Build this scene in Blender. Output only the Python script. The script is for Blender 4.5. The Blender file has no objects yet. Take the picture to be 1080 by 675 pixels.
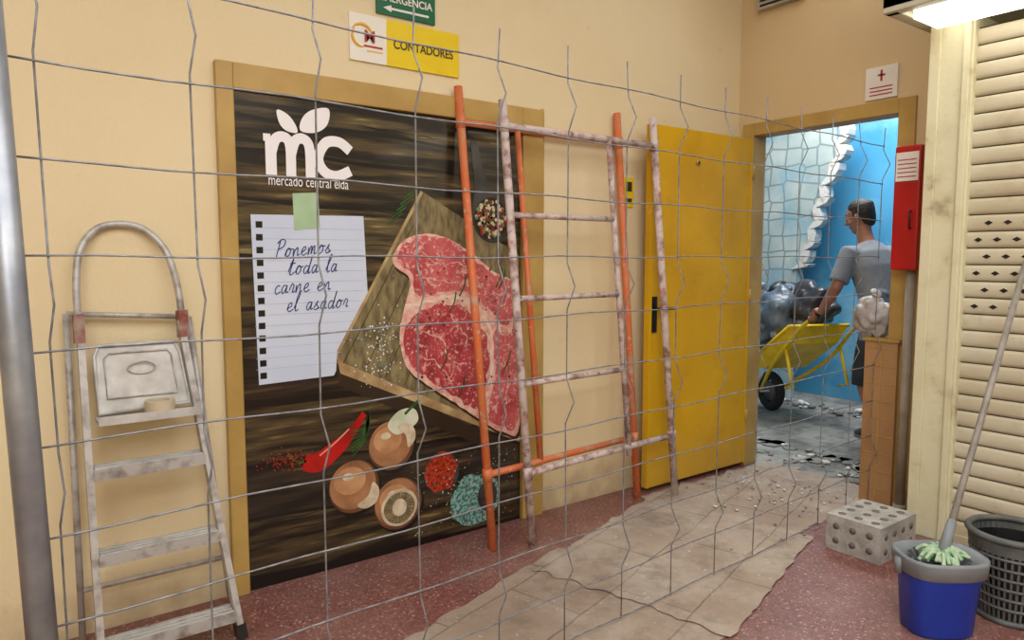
import bpy, math, random
from mathutils import Vector, Matrix, noise
random.seed(7)
V=Vector
scene=bpy.context.scene
# ------------------------------------------------------------------ materials
def lin(c):
    return tuple(((x/255)/12.92 if x/255<=0.04045 else (((x/255)+0.055)/1.055)**2.4) for x in c)+(1,)
def M(name,c1,c2=None,scale=6,rough=.6,metal=0,bump=0,bscale=40,lo=.35,hi=.65,stretch=(1,1,1),coat=0,emit=0,c3=None,detail=5,spec=None):
    m=bpy.data.materials.new(name);m.use_nodes=True
    nt=m.node_tree;b=nt.nodes['Principled BSDF'];N=nt.nodes.new;Lk=nt.links.new
    b.inputs['Roughness'].default_value=rough;b.inputs['Metallic'].default_value=metal
    if coat: b.inputs['Coat Weight'].default_value=coat;b.inputs['Coat Roughness'].default_value=.08
    if spec is not None: b.inputs['Specular IOR Level'].default_value=spec
    tc=N('ShaderNodeTexCoord');mp=N('ShaderNodeMapping');mp.inputs['Scale'].default_value=stretch
    Lk(tc.outputs['Object'],mp.inputs['Vector'])
    b.inputs['Base Color'].default_value=lin(c1)
    if c2:
        n=N('ShaderNodeTexNoise');n.inputs['Scale'].default_value=scale;n.inputs['Detail'].default_value=detail
        Lk(mp.outputs[0],n.inputs['Vector'])
        r=N('ShaderNodeValToRGB');r.color_ramp.elements[0].position=lo;r.color_ramp.elements[1].position=hi
        r.color_ramp.elements[0].color=lin(c1);r.color_ramp.elements[1].color=lin(c2)
        if c3:
            e=r.color_ramp.elements.new(min(.98,hi+.12));e.color=lin(c3)
        Lk(n.outputs['Fac'],r.inputs['Fac']);Lk(r.outputs['Color'],b.inputs['Base Color'])
    if bump:
        n2=N('ShaderNodeTexNoise');n2.inputs['Scale'].default_value=bscale;n2.inputs['Detail'].default_value=4
        Lk(mp.outputs[0],n2.inputs['Vector'])
        bp=N('ShaderNodeBump');bp.inputs['Strength'].default_value=bump;bp.inputs['Distance'].default_value=.01
        Lk(n2.outputs['Fac'],bp.inputs['Height']);Lk(bp.outputs[0],b.inputs['Normal'])
    if emit:
        b.inputs['Emission Color'].default_value=lin(c1);b.inputs['Emission Strength'].default_value=emit
    return m
def overlay(m,fac_build,color):
    """mix a colour over the material's base colour with a procedural factor"""
    nt=m.node_tree;b=nt.nodes['Principled BSDF'];N=nt.nodes.new;Lk=nt.links.new
    src=b.inputs['Base Color'].links[0].from_socket
    f=fac_build(N,Lk)
    mx=N('ShaderNodeMix');mx.data_type='RGBA';Lk(f,mx.inputs['Factor']);Lk(src,mx.inputs['A']);mx.inputs['B'].default_value=lin(color)
    Lk(mx.outputs['Result'],b.inputs['Base Color'])
def noisefac(scale,lo,hi,mx_,detail=8,rough=.6,dist=0):
    def f(N,Lk):
        tc=N('ShaderNodeTexCoord');n=N('ShaderNodeTexNoise');n.inputs['Scale'].default_value=scale;n.inputs['Detail'].default_value=detail
        n.inputs['Roughness'].default_value=rough;n.inputs['Distortion'].default_value=dist;Lk(tc.outputs['Object'],n.inputs['Vector'])
        r=N('ShaderNodeMapRange');Lk(n.outputs['Fac'],r.inputs['Value']);r.inputs['From Min'].default_value=lo;r.inputs['From Max'].default_value=hi;r.inputs['To Max'].default_value=mx_
        return r.outputs[0]
    return f
def lowdirt(z_hi,amt):
    def f(N,Lk):
        tc=N('ShaderNodeTexCoord');sx=N('ShaderNodeSeparateXYZ');Lk(tc.outputs['Object'],sx.inputs[0])
        n=N('ShaderNodeTexNoise');n.inputs['Scale'].default_value=9;n.inputs['Detail'].default_value=8;Lk(tc.outputs['Object'],n.inputs['Vector'])
        ad=N('ShaderNodeMath');ad.operation='MULTIPLY_ADD';Lk(n.outputs['Fac'],ad.inputs[0]);ad.inputs[1].default_value=.35;Lk(sx.outputs['Z'],ad.inputs[2])
        mr=N('ShaderNodeMapRange');Lk(ad.outputs[0],mr.inputs['Value']);mr.inputs['From Min'].default_value=.14;mr.inputs['From Max'].default_value=z_hi
        mr.inputs['To Min'].default_value=amt;mr.inputs['To Max'].default_value=0
        return mr.outputs[0]
    return f
def wallmat(name,base,dark,dirt=(120,92,68)):
    m=M(name,base,dark,scale=1.6,rough=.75,bump=.12,bscale=60,lo=.3,hi=.8)
    overlay(m,lowdirt(.36,.55),dirt);overlay(m,noisefac(5,.62,.72,.2,10,.75),dirt)
    return m
def terrazzo(name):
    m=bpy.data.materials.new(name);m.use_nodes=True
    nt=m.node_tree;b=nt.nodes['Principled BSDF'];N=nt.nodes.new;Lk=nt.links.new
    tc=N('ShaderNodeTexCoord')
    v=N('ShaderNodeTexVoronoi');v.inputs['Scale'].default_value=130;Lk(tc.outputs['Object'],v.inputs['Vector'])
    sp=N('ShaderNodeSeparateColor');Lk(v.outputs['Color'],sp.inputs[0])
    r=N('ShaderNodeValToRGB');r.color_ramp.interpolation='CONSTANT'
    cs=[(0,(120,74,68)),(.35,(130,84,78)),(.6,(110,66,62)),(.8,(142,98,90)),(.93,(176,140,130)),(.975,(82,54,52))]
    r.color_ramp.elements[0].color=lin(cs[0][1]);r.color_ramp.elements[1].position=cs[1][0];r.color_ramp.elements[1].color=lin(cs[1][1])
    for p,c in cs[2:]:
        e=r.color_ramp.elements.new(p);e.color=lin(c)
    Lk(sp.outputs[0],r.inputs['Fac']);Lk(r.outputs[0],b.inputs['Base Color']);b.inputs['Roughness'].default_value=.42
    overlay(m,noisefac(2.2,.42,.78,.45),(164,140,130))
    overlay(m,noisefac(6,.5,.72,.5,10,.7),(90,66,60));overlay(m,noisefac(45,.67,.72,.6,4,.6),(200,186,174))
    return m
def hextile(name):
    m=M(name,(168,184,182),(200,208,202),scale=3,rough=.6,bump=.1)
    def f(N,Lk):
        tc=N('ShaderNodeTexCoord');v=N('ShaderNodeTexVoronoi');v.feature='DISTANCE_TO_EDGE';v.inputs['Scale'].default_value=6.0;v.inputs['Randomness'].default_value=.3
        Lk(tc.outputs['Object'],v.inputs['Vector'])
        mr=N('ShaderNodeMapRange');Lk(v.outputs['Distance'],mr.inputs['Value']);mr.inputs['From Min'].default_value=.03;mr.inputs['From Max'].default_value=.07;mr.inputs['To Min'].default_value=.75;mr.inputs['To Max'].default_value=0
        return mr.outputs[0]
    overlay(m,f,(112,130,134));overlay(m,noisefac(2.5,.5,.6,.5),(120,176,200));return m
def seamfac(rot,w,h,strength):
    def f(N,Lk):
        tc=N('ShaderNodeTexCoord');mp=N('ShaderNodeMapping');mp.inputs['Rotation'].default_value=(0,0,rot)
        n=N('ShaderNodeTexNoise');n.inputs['Scale'].default_value=3;n.inputs['Detail'].default_value=6;Lk(tc.outputs['Object'],n.inputs['Vector'])
        mxv=N('ShaderNodeMix');mxv.data_type='RGBA';mxv.inputs['Factor'].default_value=.05;Lk(tc.outputs['Object'],mxv.inputs['A']);Lk(n.outputs['Color'],mxv.inputs['B'])
        Lk(mxv.outputs['Result'],mp.inputs['Vector'])
        br=N('ShaderNodeTexBrick');br.inputs['Scale'].default_value=1;br.inputs['Brick Width'].default_value=w;br.inputs['Row Height'].default_value=h;br.inputs['Mortar Size'].default_value=.005
        br.offset=.4;br.inputs['Mortar Smooth'].default_value=.4;Lk(mp.outputs[0],br.inputs['Vector'])
        ml=N('ShaderNodeMath');ml.operation='MULTIPLY';Lk(br.outputs['Fac'],ml.inputs[0]);Lk(n.outputs['Fac'],ml.inputs[1])
        m2=N('ShaderNodeMath');m2.operation='MULTIPLY';Lk(ml.outputs[0],m2.inputs[0]);m2.inputs[1].default_value=strength;return m2.outputs[0]
    return f

# ------------------------------------------------------------------ mesh builder
class MB:
    def __init__(s): s.v=[];s.f=[];s.mi=[];s.mats=[];s.sm=[]
    def m(s,mat):
        if mat not in s.mats: s.mats.append(mat)
        return s.mats.index(mat)
    def add(s,vs,fs,mat,smooth=False,T=None):
        o=len(s.v);k=s.m(mat)
        for p in vs:
            p=V(p); s.v.append(T@p if T else p)
        for f in fs:
            s.f.append([i+o for i in f]);s.mi.append(k);s.sm.append(smooth)
    def box(s,lo,hi,mat,T=None):
        x0,y0,z0=lo;x1,y1,z1=hi
        s.add([(x0,y0,z0),(x1,y0,z0),(x1,y1,z0),(x0,y1,z0),(x0,y0,z1),(x1,y0,z1),(x1,y1,z1),(x0,y1,z1)],
              [(0,3,2,1),(4,5,6,7),(0,1,5,4),(1,2,6,5),(2,3,7,6),(3,0,4,7)],mat,False,T)
    def tube(s,pts,r,mat,seg=10,up=None,closed=False,smooth=True,power=2.0,caps=True):
        pts=[V(p) for p in pts];n=len(pts)
        if not isinstance(r,list): r=[r]*n
        vs=[];fs=[];prev=None
        for i,p in enumerate(pts):
            if closed: t=(pts[(i+1)%n]-pts[i-1])
            else: t=(pts[min(i+1,n-1)]-pts[max(i-1,0)])
            t=t.normalized() if t.length>1e-9 else V((0,0,1))
            if up is not None: a=V(up)
            elif prev is None: a=V((0,0,1)) if abs(t.z)<.9 else V((1,0,0))
            else: a=prev
            a=(a-t*a.dot(t))
            if a.length<1e-6: a=t.orthogonal()
            a.normalize();prev=a;b=t.cross(a)
            ra,rb=r[i] if isinstance(r[i],tuple) else (r[i],r[i])
            for k in range(seg):
                th=2*math.pi*(k+.5)/seg;c,sn=math.cos(th),math.sin(th)
                c=math.copysign(abs(c)**(2/power),c);sn=math.copysign(abs(sn)**(2/power),sn)
                vs.append(p+a*(ra*c)+b*(rb*sn))
        m_=n if closed else n-1
        for i in range(m_):
            for k in range(seg):
                j=(i+1)%n
                fs.append((i*seg+k,i*seg+(k+1)%seg,j*seg+(k+1)%seg,j*seg+k))
        if caps and not closed:
            fs.append(tuple(reversed(range(seg))));fs.append(tuple((n-1)*seg+k for k in range(seg)))
        s.add(vs,fs,mat,smooth)
    def beam(s,p0,p1,w,h,mat,up=(0,0,1)):
        p0=V(p0);p1=V(p1);t=(p1-p0).normalized();a=V(up);a=(a-t*a.dot(t)).normalized();b=t.cross(a)
        vs=[]
        for p in (p0,p1):
            for sx,sy in ((-1,-1),(1,-1),(1,1),(-1,1)): vs.append(p+b*(sx*w/2)+a*(sy*h/2))
        s.add(vs,[(0,3,2,1),(4,5,6,7),(0,1,5,4),(1,2,6,5),(2,3,7,6),(3,0,4,7)],mat)
    def ell(s,c,r,mat,seg=16,rings=10,T=None,amp=0,fr=6,seed=0):
        vs=[];fs=[];c=V(c)
        vs.append(V((0,0,-1)))
        for i in range(1,rings):
            ph=math.pi*i/rings-math.pi/2
            for k in range(seg):
                th=2*math.pi*k/seg
                vs.append(V((math.cos(ph)*math.cos(th),math.cos(ph)*math.sin(th),math.sin(ph))))
        vs.append(V((0,0,1)))
        out=[]
        for p in vs:
            d=1+amp*noise.noise(p*fr*.5+V((seed*3.1,seed,seed*1.7)))
            q=V((p.x*r[0]*d,p.y*r[1]*d,p.z*r[2]*d))
            if T: q=T@q
            out.append(q+c)
        for k in range(seg): fs.append((0,1+(k+1)%seg,1+k))
        for i in range(rings-2):
            for k in range(seg):
                a=1+i*seg
                fs.append((a+k,a+(k+1)%seg,a+seg+(k+1)%seg,a+seg+k))
        l=len(vs)-1;a=1+(rings-2)*seg
        for k in range(seg): fs.append((a+k,a+(k+1)%seg,l))
        s.add(out,fs,mat,True)
    def prism(s,poly,d,mat,smooth=False):
        n=len(poly);d=V(d)
        vs=[V(p) for p in poly]+[V(p)+d for p in poly]
        fs=[tuple(reversed(range(n))),tuple(range(n,2*n))]+[(i,(i+1)%n,n+(i+1)%n,n+i) for i in range(n)]
        s.add(vs,fs,mat,smooth)
    def build(s,name,parent=None,bevel=0,remesh=0,smoothit=0):
        me=bpy.data.meshes.new(name);me.from_pydata([tuple(p) for p in s.v],[],s.f)
        for m_ in s.mats: me.materials.append(m_)
        me.polygons.foreach_set('material_index',s.mi);me.polygons.foreach_set('use_smooth',s.sm)
        me.update();o=bpy.data.objects.new(name,me);scene.collection.objects.link(o)
        if parent: o.parent=parent
        if bevel:
            b=o.modifiers.new('b','BEVEL');b.width=bevel;b.segments=2;b.limit_method='ANGLE'
        if remesh:
            r=o.modifiers.new('r','REMESH');r.mode='VOXEL';r.voxel_size=remesh;r.use_smooth_shade=True
        if smoothit:
            q=o.modifiers.new('s','SMOOTH');q.factor=.5;q.iterations=smoothit
        return o
def empty(name):
    e=bpy.data.objects.new(name,None);scene.collection.objects.link(e);e.empty_display_size=.1;return e
def cr(pts,n=6,closed=True):
    out=[];L=len(pts);rng=range(L) if closed else range(L-1)
    for i in rng:
        if closed: p0,p1,p2,p3=pts[i-1],pts[i],pts[(i+1)%L],pts[(i+2)%L]
        else: p0,p1,p2,p3=pts[max(i-1,0)],pts[i],pts[i+1],pts[min(i+2,L-1)]
        for k in range(n):
            t=k/n
            out.append(tuple(.5*((2*b)+(-a+c)*t+(2*a-5*b+4*c-d)*t*t+(-a+3*b-3*c+d)*t**3) for a,b,c,d in zip(p0,p1,p2,p3)))
    if not closed: out.append(tuple(pts[-1]))
    return out
def text(name,s,x,y,z,size,mat,parent,align='LEFT',bold=0,shear=0,sx=1):
    c=bpy.data.curves.new(name,'FONT');c.body=s;c.size=size;c.align_x=align;c.offset=bold;c.shear=shear
    c.materials.append(mat);o=bpy.data.objects.new(name,c);scene.collection.objects.link(o)
    o.rotation_euler=(math.pi/2,0,0);o.location=(x,y,z);o.scale=(sx,1,1)
    if parent:o.parent=parent
    return o

# ------------------------------------------------------------------ palette
m_wall=wallmat('wall_paint',(230,214,178),(222,204,164))
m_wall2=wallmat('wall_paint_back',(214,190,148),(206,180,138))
m_floor=terrazzo('terrazzo')
m_ceil=M('ceiling_paint',(225,224,218),(215,214,208),rough=.8)
m_frame=M('frame_ochre',(190,158,90),(170,138,74),scale=5,rough=.45,bump=.05)
m_yel=M('yellow_door_paint',(220,172,12),(204,156,8),scale=2.5,rough=.4,bump=.04,bscale=15)
overlay(m_yel,noisefac(3.5,.56,.72,.4,10,.75),(176,128,20));overlay(m_yel,lowdirt(.55,.45),(150,120,70));overlay(m_yel,noisefac(34,.68,.72,.55,4,.6),(222,206,160))
m_black=M('black_plastic',(22,22,24),rough=.4)
m_dark=M('dark_void',(30,26,22),rough=.9)
m_alu=M('aluminium_worn',(186,184,182),(136,128,124),scale=22,rough=.45,metal=.25,lo=.45,hi=.72,bump=.1)
m_alud=M('aluminium_plate',(206,206,204),(172,170,168),scale=14,rough=.4,metal=.15,lo=.35,hi=.7,bump=.08)
m_hinge=M('hinge_plastic',(128,60,48),(160,140,130),scale=20,rough=.6)
m_wire=M('galvanised_wire',(150,152,158),(110,112,118),scale=30,rough=.45,metal=.4)
m_post=M('galvanised_post',(160,164,170),(128,132,140),scale=9,rough=.4,metal=.6,bump=.05)
m_orange=M('orange_paint_chipped',(214,110,62),(208,124,80),scale=9,rough=.55,lo=.4,hi=.6,c3=(190,160,140),bump=.2)
overlay(m_orange,noisefac(38,.60,.66,.75,6,.65),(206,190,180));overlay(m_orange,noisefac(14,.62,.68,.7,8,.7),(112,66,52))
m_wht=M('whitewashed_tube',(206,190,186),(140,104,100),scale=15,rough=.7,lo=.46,hi=.66,c3=(228,222,216),bump=.3)
overlay(m_wht,noisefac(30,.58,.64,.8,8,.7),(112,72,74));overlay(m_wht,noisefac(12,.6,.66,.5,6,.6),(196,120,84))
m_peel=M('kiosk_column_peeling',(220,216,184),(212,206,172),scale=6,rough=.6,lo=.5,hi=.62,c3=(160,144,114),bump=.2)
m_shut=M('shutter_slats',(208,202,180),(190,180,152),scale=2.2,rough=.5,lo=.35,hi=.7,bump=.06)
overlay(m_shut,noisefac(5,.55,.7,.4,10,.75),(160,138,104))
m_groove=M('shutter_groove',(116,104,82),rough=.8)
m_head=M('kiosk_header',(196,190,168),(176,170,148),scale=5,rough=.5)
m_red=M('red_metal',(190,24,22),(170,16,16),scale=4,rough=.35)
m_white=M('white_plastic',(232,230,226),(222,219,214),scale=5,rough=.5)
m_blue=M('bucket_blue',(30,62,176),(24,52,160),scale=5,rough=.35)
m_gray=M('wringer_grey',(132,138,144),(114,120,126),scale=8,rough=.45)
m_dgray=M('basket_grey',(98,102,102),(78,80,80),scale=12,rough=.55)
m_green=M('mop_green',(140,180,140),(186,200,176),scale=30,rough=.9,bump=.3)
m_conc=M('concrete_light',(180,177,172),(150,147,142),scale=14,rough=.9,bump=.5,lo=.35,hi=.65)
m_concd=M('concrete_hole',(112,108,103),rough=.95)
m_pipe=M('pipe_grey',(176,170,160),(150,142,130),scale=8,rough=.55)
def sheetmat(name,a,c_,d):
    m=M(name,a,c_,scale=2.6,rough=.85,lo=.3,hi=.62,c3=d,bump=.4,bscale=14,detail=10)
    overlay(m,seamfac(-.3,.62,.33,1.3),(96,82,72));overlay(m,noisefac(1.6,.45,.68,.55,9,.75),(196,188,178));overlay(m,noisefac(5,.50,.66,.55,10,.78),(106,92,82));overlay(m,noisefac(40,.66,.72,.8,4,.6),(222,216,206));return m
m_card=sheetmat('sheet_dusty',(160,144,128),(144,126,110),(108,94,84))
m_card2=sheetmat('sheet_dusty_pale',(172,157,141),(150,133,117),(118,103,92))
m_lblue=M('blue_wall_paint',(84,164,204),(66,148,192),scale=2,rough=.6,bump=.08)
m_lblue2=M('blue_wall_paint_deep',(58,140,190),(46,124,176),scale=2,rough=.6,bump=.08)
overlay(m_lblue,noisefac(1.2,.5,.62,.6),(150,196,210))
m_bfloor=M('screed_floor',(160,158,150),(118,116,110),scale=3,rough=.9,lo=.3,hi=.62,c3=(84,84,82),bump=.5,bscale=10,detail=9)
overlay(m_bfloor,noisefac(6,.5,.6,.6,9,.75),(84,82,80));overlay(m_bfloor,seamfac(0,.3,.3,1.2),(80,80,78))
m_rub=M('rubble_grey',(160,158,152),(112,110,106),scale=20,rough=.95,bump=.5)
m_brick=M('brick_broken',(222,218,210),(178,146,122),scale=12,rough=.95,bump=.5,lo=.55,hi=.72)
m_hex=hextile('tile_adhesive_wall')
m_tan=M('panel_tan',(180,140,98),(162,122,82),scale=6,rough=.6,stretch=(1,1,.3))

# ------------------------------------------------------------------ room shell
WY=2.98; WX=4.05; H=3.5
def boxobj(name,lo,hi,mat,parent=None,bevel=0):
    b=MB();b.box(lo,hi,mat);return b.build(name,parent,bevel)
boxobj('floor',(-3,-3.2,-.1),(4.05,2.98,0),m_floor)
boxobj('ceiling',(-3,-3.2,H),(7.0,5.5,H+.1),m_ceil)
boxobj('wall_left',(-3,WY,0),(WX+.1,WY+.12,H),m_wall)
boxobj('wall_west',(-3.1,-3.2,0),(-3,WY,H),m_wall)
boxobj('wall_south',(-3,-3.3,0),(WX,-3.2,H),m_wall)
b=MB()
b.box((WX,-3.2,0),(WX+.1,1.93,H),m_wall2)
b.box((WX,2.86,0),(WX+.1,WY,H),m_wall2)
b.box((WX,1.93,2.20),(WX+.1,2.86,H),m_wall2)
b.build('wall_back')
boxobj('floor_beyond',(WX,.6,-.1),(7.0,5.5,-.001),m_bfloor)
boxobj('wall_beyond_far',(6.75,.6,0),(6.85,5.5,H),m_lblue)
boxobj('wall_beyond_left',(WX+.1,5.4,0),(6.75,5.5,H),m_lblue)
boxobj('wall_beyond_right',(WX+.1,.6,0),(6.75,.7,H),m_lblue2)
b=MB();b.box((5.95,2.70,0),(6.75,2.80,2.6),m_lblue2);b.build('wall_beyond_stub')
b=MB()
b.box((WX-.02,1.85,0),(WX+.12,1.94,2.26),m_frame)
b.box((WX-.02,2.85,0),(WX+.12,2.93,2.26),m_frame)
b.box((WX-.02,1.94,2.18),(WX+.12,2.85,2.26),m_frame)
b.build('trim_doorway',bevel=.004)
b=MB()
yf=2.945
b.box((.745,yf,0),(.81,WY,2.16),m_frame)
b.box((2.235,yf,0),(2.37,WY,2.16),m_frame)
b.box((.81,yf,2.06),(2.235,WY,2.16),m_frame)
b.box((.80,yf+.012,0),(.815,WY,2.07),m_frame)
b.box((2.37,2.96,0),(2.385,WY,2.17),m_frame)
b.build('trim_meter_cupboard',bevel=.004)

# ------------------------------------------------------------------ demolished partition beyond
b=MB()
edge=[(3.53,2.62),(3.5,2.5),(3.56,2.42),(3.53,2.32),(3.6,2.26),(3.62,2.14),(3.7,2.06),(3.68,1.95),(3.76,1.86),(3.73,1.74),(3.80,1.66),(3.79,1.54),(3.86,1.46),(3.88,1.33),(3.95,1.28),(3.93,1.1),(4.0,.9),(4.02,.4),(4.0,0)]
b.prism([(6.35,y,z) for y,z in edge]+[(6.35,5.4,0),(6.35,5.4,2.62)],(.1,0,0),m_hex)
for i in range(len(edge)-5):
    y,z=edge[i];y2,z2=edge[i+1]
    w_=random.uniform(.02,.07)
    b.prism([(6.33,y-w_,z),(6.33,y+.05,z+.01),(6.33,y2+.05,z2),(6.33,y2-w_*.5,z2+.015),(6.33,(y+y2)/2-w_*1.1,(z+z2)/2)],(.12,0,0),m_brick)
b.build('demolished_partition')

# ------------------------------------------------------------------ yellow door
door=empty('door_2')
b=MB()
b.box((3.075,2.845,.03),(4.02,2.885,2.155),m_yel)
b.box((3.075,2.839,.03),(3.095,2.845,2.155),m_yel)
b.box((4.0,2.839,.03),(4.02,2.845,2.155),m_yel)
b.build('leaf',door,bevel=.004)
b=MB()
b.tube([(3.476,2.848,1.965),(3.476,2.834,1.965)],.016,m_frame,14)
b.tube([(3.476,2.848,1.965),(3.476,2.832,1.965)],.008,m_black,12)
b.box((3.10,2.836,.96),(3.135,2.846,1.17),m_black)
b.tube([(3.118,2.84,1.10),(3.118,2.80,1.10),(3.13,2.79,1.10),(3.235,2.79,1.10)],.009,m_black,8)
for z in (.3,1.1,1.9): b.tube([(4.02,2.838,z),(4.02,2.838,z+.09)],.009,m_frame,8)
b.build('hardware',door)

# ------------------------------------------------------------------ cupboard doors + poster
d1=empty('door_1')
b=MB()
b.box((.81,2.972,.0),(1.520,2.979,2.06),m_dark);b.box((1.523,2.972,.0),(2.235,2.979,2.06),m_dark)
b.build('leaves',d1)
pst=empty('advertising_poster')
PY=2.9705
def flat(b,pts,mat,layer):
    b.add([(x,PY-layer*.0007,z) for x,z in pts],[tuple(range(len(pts)))],mat)
def ribbon(b,pts,w,mat,layer,closed=False):
    n=len(pts);vs=[];fs=[]
    for i,p in enumerate(pts):
        a=V(pts[max(i-1,0)]);c=V(pts[min(i+1,n-1)]);t=(c-a);t=t.normalized() if t.length>0 else V((1,0))
        nn=V((-t.y,t.x));ww=(w[i] if isinstance(w,list) else w)/2
        for sgn in (1,-1):
            q=V(p[:2])+nn*ww*sgn;vs.append((q.x,PY-layer*.0007,q.y))
    for i in range(n-1): fs.append((2*i,2*i+1,2*i+3,2*i+2))
    b.add(vs,fs,mat)
def dot(b,x,z,r,mat,layer,n=14,rz=None):
    rz=rz or r
    flat(b,[(x+r*math.cos(2*math.pi*k/n),z+rz*math.sin(2*math.pi*k/n)) for k in range(n)],mat,layer)
G=dict(rough=.3,coat=.25)
st=(1.3,1,16)
p_w=[M('print_wood_%d'%i,c1,c2,scale=2.2,stretch=st,lo=.40,hi=.62,c3=c3,detail=12,**G) for i,(c1,c2,c3) in enumerate([
 ((26,22,16),(98,84,54),(172,158,106)),((22,18,14),(80,66,42),(138,118,78)),((18,14,12),(56,44,32),(98,80,56)),((24,20,14),(90,74,46),(158,138,88))])]
for m_ in p_w: overlay(m_,noisefac(1.8,.5,.72,.6,6,.6),(20,16,12))
p_blk=M('print_black',(12,10,8),**G)
p_board=M('print_board',(146,132,94),(90,78,54),scale=2.4,stretch=(14,1,5),lo=.35,hi=.65,c3=(190,176,136),**G)
p_boarde=M('print_board_edge',(200,176,130),(150,120,82),scale=9,**G)
p_boardd=M('print_board_shadow',(48,36,24),**G)
def meat(name,base,dark,fat):
    m=M(name,dark,base,scale=7,rough=.35,lo=.32,hi=.58,coat=.3)
    overlay(m,noisefac(17,.53,.62,.95,9,.68,1.8),fat);overlay(m,noisefac(55,.58,.68,.8,4,.6),(240,206,198));overlay(m,noisefac(7,.56,.72,.7,8,.7),(104,20,30));return m
p_meat=meat('print_meat',(204,98,102),(170,54,62),(232,182,174))
p_meat2=meat('print_meat_deep',(186,66,76),(140,30,42),(224,162,154))
p_fat=M('print_fat',(236,202,184),(216,150,140),scale=26,**G);overlay(p_fat,noisefac(30,.55,.63,.55),(190,90,90))
p_bone=M('print_bone',(240,222,206),(226,190,176),scale=18,**G)
p_white=M('print_white',(244,242,246),**G)
p_paper=M('print_paper',(210,220,240),(198,210,234),scale=2,**G)
p_line=M('print_ruled',(172,188,218),**G)
p_ink=M('print_ink',(44,56,120),**G)
p_tape=M('print_tape',(176,204,168),(160,190,152),scale=8,**G)
p_red=M('print_chili',(190,18,14),(140,10,8),scale=8,**G)
p_hi=M('print_highlight',(240,150,130),**G)
p_mush=M('print_mushroom',(180,130,90),(122,80,52),scale=9,lo=.3,hi=.7,**G)
p_mushl=M('print_mushroom_light',(202,156,112),(178,128,90),scale=12,**G)
p_mushd=M('print_mushroom_dark',(84,54,36),(112,74,48),scale=9,**G)
p_gill=M('print_gill',(94,82,60),(150,140,104),scale=30,**G)
p_stem=M('print_stem',(222,208,182),(184,166,138),scale=20,**G)
p_garl=M('print_garlic',(222,222,206),(190,200,170),scale=9,**G)
p_grn=M('print_herb',(60,104,48),(34,66,28),scale=30,**G)
p_spice=M('print_spice',(196,62,30),(96,22,12),scale=60,**G)
p_salt=M('print_salt',(140,190,180),(50,98,100),scale=60,lo=.42,hi=.58,**G)
p_bowl=M('print_bowl',(66,64,66),(36,34,34),scale=9,**G)
p_pep=[M('print_pep%d'%i,c,**G) for i,c in enumerate([(150,40,30),(210,196,160),(70,50,36),(120,130,80)])]
b=MB()
x0,x1,z0,z1=.815,2.233,.0,2.055
flat(b,[(x0,z0),(x1,z0),(x1,z1),(x0,z1)],p_blk,0)
seams=[2.08,1.93,1.80,1.60,1.38,1.16,.94,.76,.50,.27,.02]
def zz(s_,x): return s_-.035*(x-1.5)+.006*math.sin(x*9+s_*20)
for i in range(len(seams)-1):
    top=seams[i];bot=seams[i+1]+.016+(.016 if i==6 else 0)
    n=12;xs=[x0+(x1-x0)*k/n for k in range(n+1)]
    flat(b,[(x,max(z0,min(z1,zz(top,x)))) for x in xs]+[(x,max(z0,min(z1,zz(bot,x)))) for x in reversed(xs)],p_w[[0,3,1,0,3,1,2,1,2,1][i]],1)
for k in range(90):
    xa=random.uniform(x0+.01,x1-.35);L_=random.uniform(.12,.33);z=random.uniform(.03,2.0)
    q=[(xa+L_*t/6,z-.035*L_*t/6+.004*math.sin(t*2+k)) for t in range(7)]
    mt=random.choice([p_blk,p_blk,p_blk,p_w[0]])
    ribbon(b,q,[.0005,.003,.004,.005,.004,.002,.0005],mt,1.5)
flat(b,[(1.22,.90),(1.23,.83),(2.23,.31),(2.23,.40)],p_boardd,2)
flat(b,[(1.65,1.71),(2.225,1.41),(2.23,.42),(1.235,.885),(1.215,.975)],p_board,3)
flat(b,[(1.215,.975),(1.235,.885),(2.23,.42),(2.23,.455),(1.25,.93)],p_boarde,4)
flat(b,[(1.65,1.71),(1.215,.975),(1.222,.962),(1.662,1.70)],p_boarde,4)
for k in range(9):
    t=k/9;xa=1.25+t*.9;ribbon(b,[(xa,.93-t*.40),(xa+.36-t*.1,1.55-t*.35)],.004,p_boardd,4)
flat(b,cr([(1.93,1.95),(1.965,1.96),(2.03,1.76),(2.13,1.70),(2.165,1.60),(2.13,1.50),(2.05,1.47),(1.97,1.51),(1.93,1.61),(1.95,1.74)]),p_bowl,5)
dot(b,2.048,1.592,.100,p_blk,6,24,.105)
for k in range(190):
    a=random.uniform(0,6.28);r=.093*math.sqrt(random.random());dot(b,2.048+r*math.cos(a),1.592+r*math.sin(a),.0095,random.choice(p_pep),7+.2*(k%10),7)
def wob(ps,a=.006):
    return [(min(x+a*noise.noise(V((x*22,z*22,1))),2.232),z+a*noise.noise(V((x*22,z*22,7)))) for x,z in ps]
out=[(1.52,1.44),(1.58,1.49),(1.71,1.51),(1.84,1.47),(1.95,1.41),(2.06,1.33),(2.19,1.27),(2.232,1.2),(2.232,.52),(2.12,.49),(2.0,.56),(1.83,.68),(1.67,.79),(1.56,.89),(1.53,1.05),(1.57,1.21),(1.585,1.3),(1.50,1.37)]
flat(b,wob([(x+.01,z-.02) for x,z in cr(out)]),p_boardd,5.3)
flat(b,wob(cr(out)),p_fat,6)
up=[(1.535,1.435),(1.59,1.475),(1.71,1.50),(1.84,1.46),(1.95,1.395),(2.05,1.32),(2.18,1.26),(2.222,1.14),(2.14,1.05),(2.05,1.12),(1.93,1.215),(1.78,1.235),(1.65,1.21),(1.60,1.25),(1.60,1.32),(1.52,1.38)]
flat(b,wob(cr(up),.02),p_meat,7)
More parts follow.
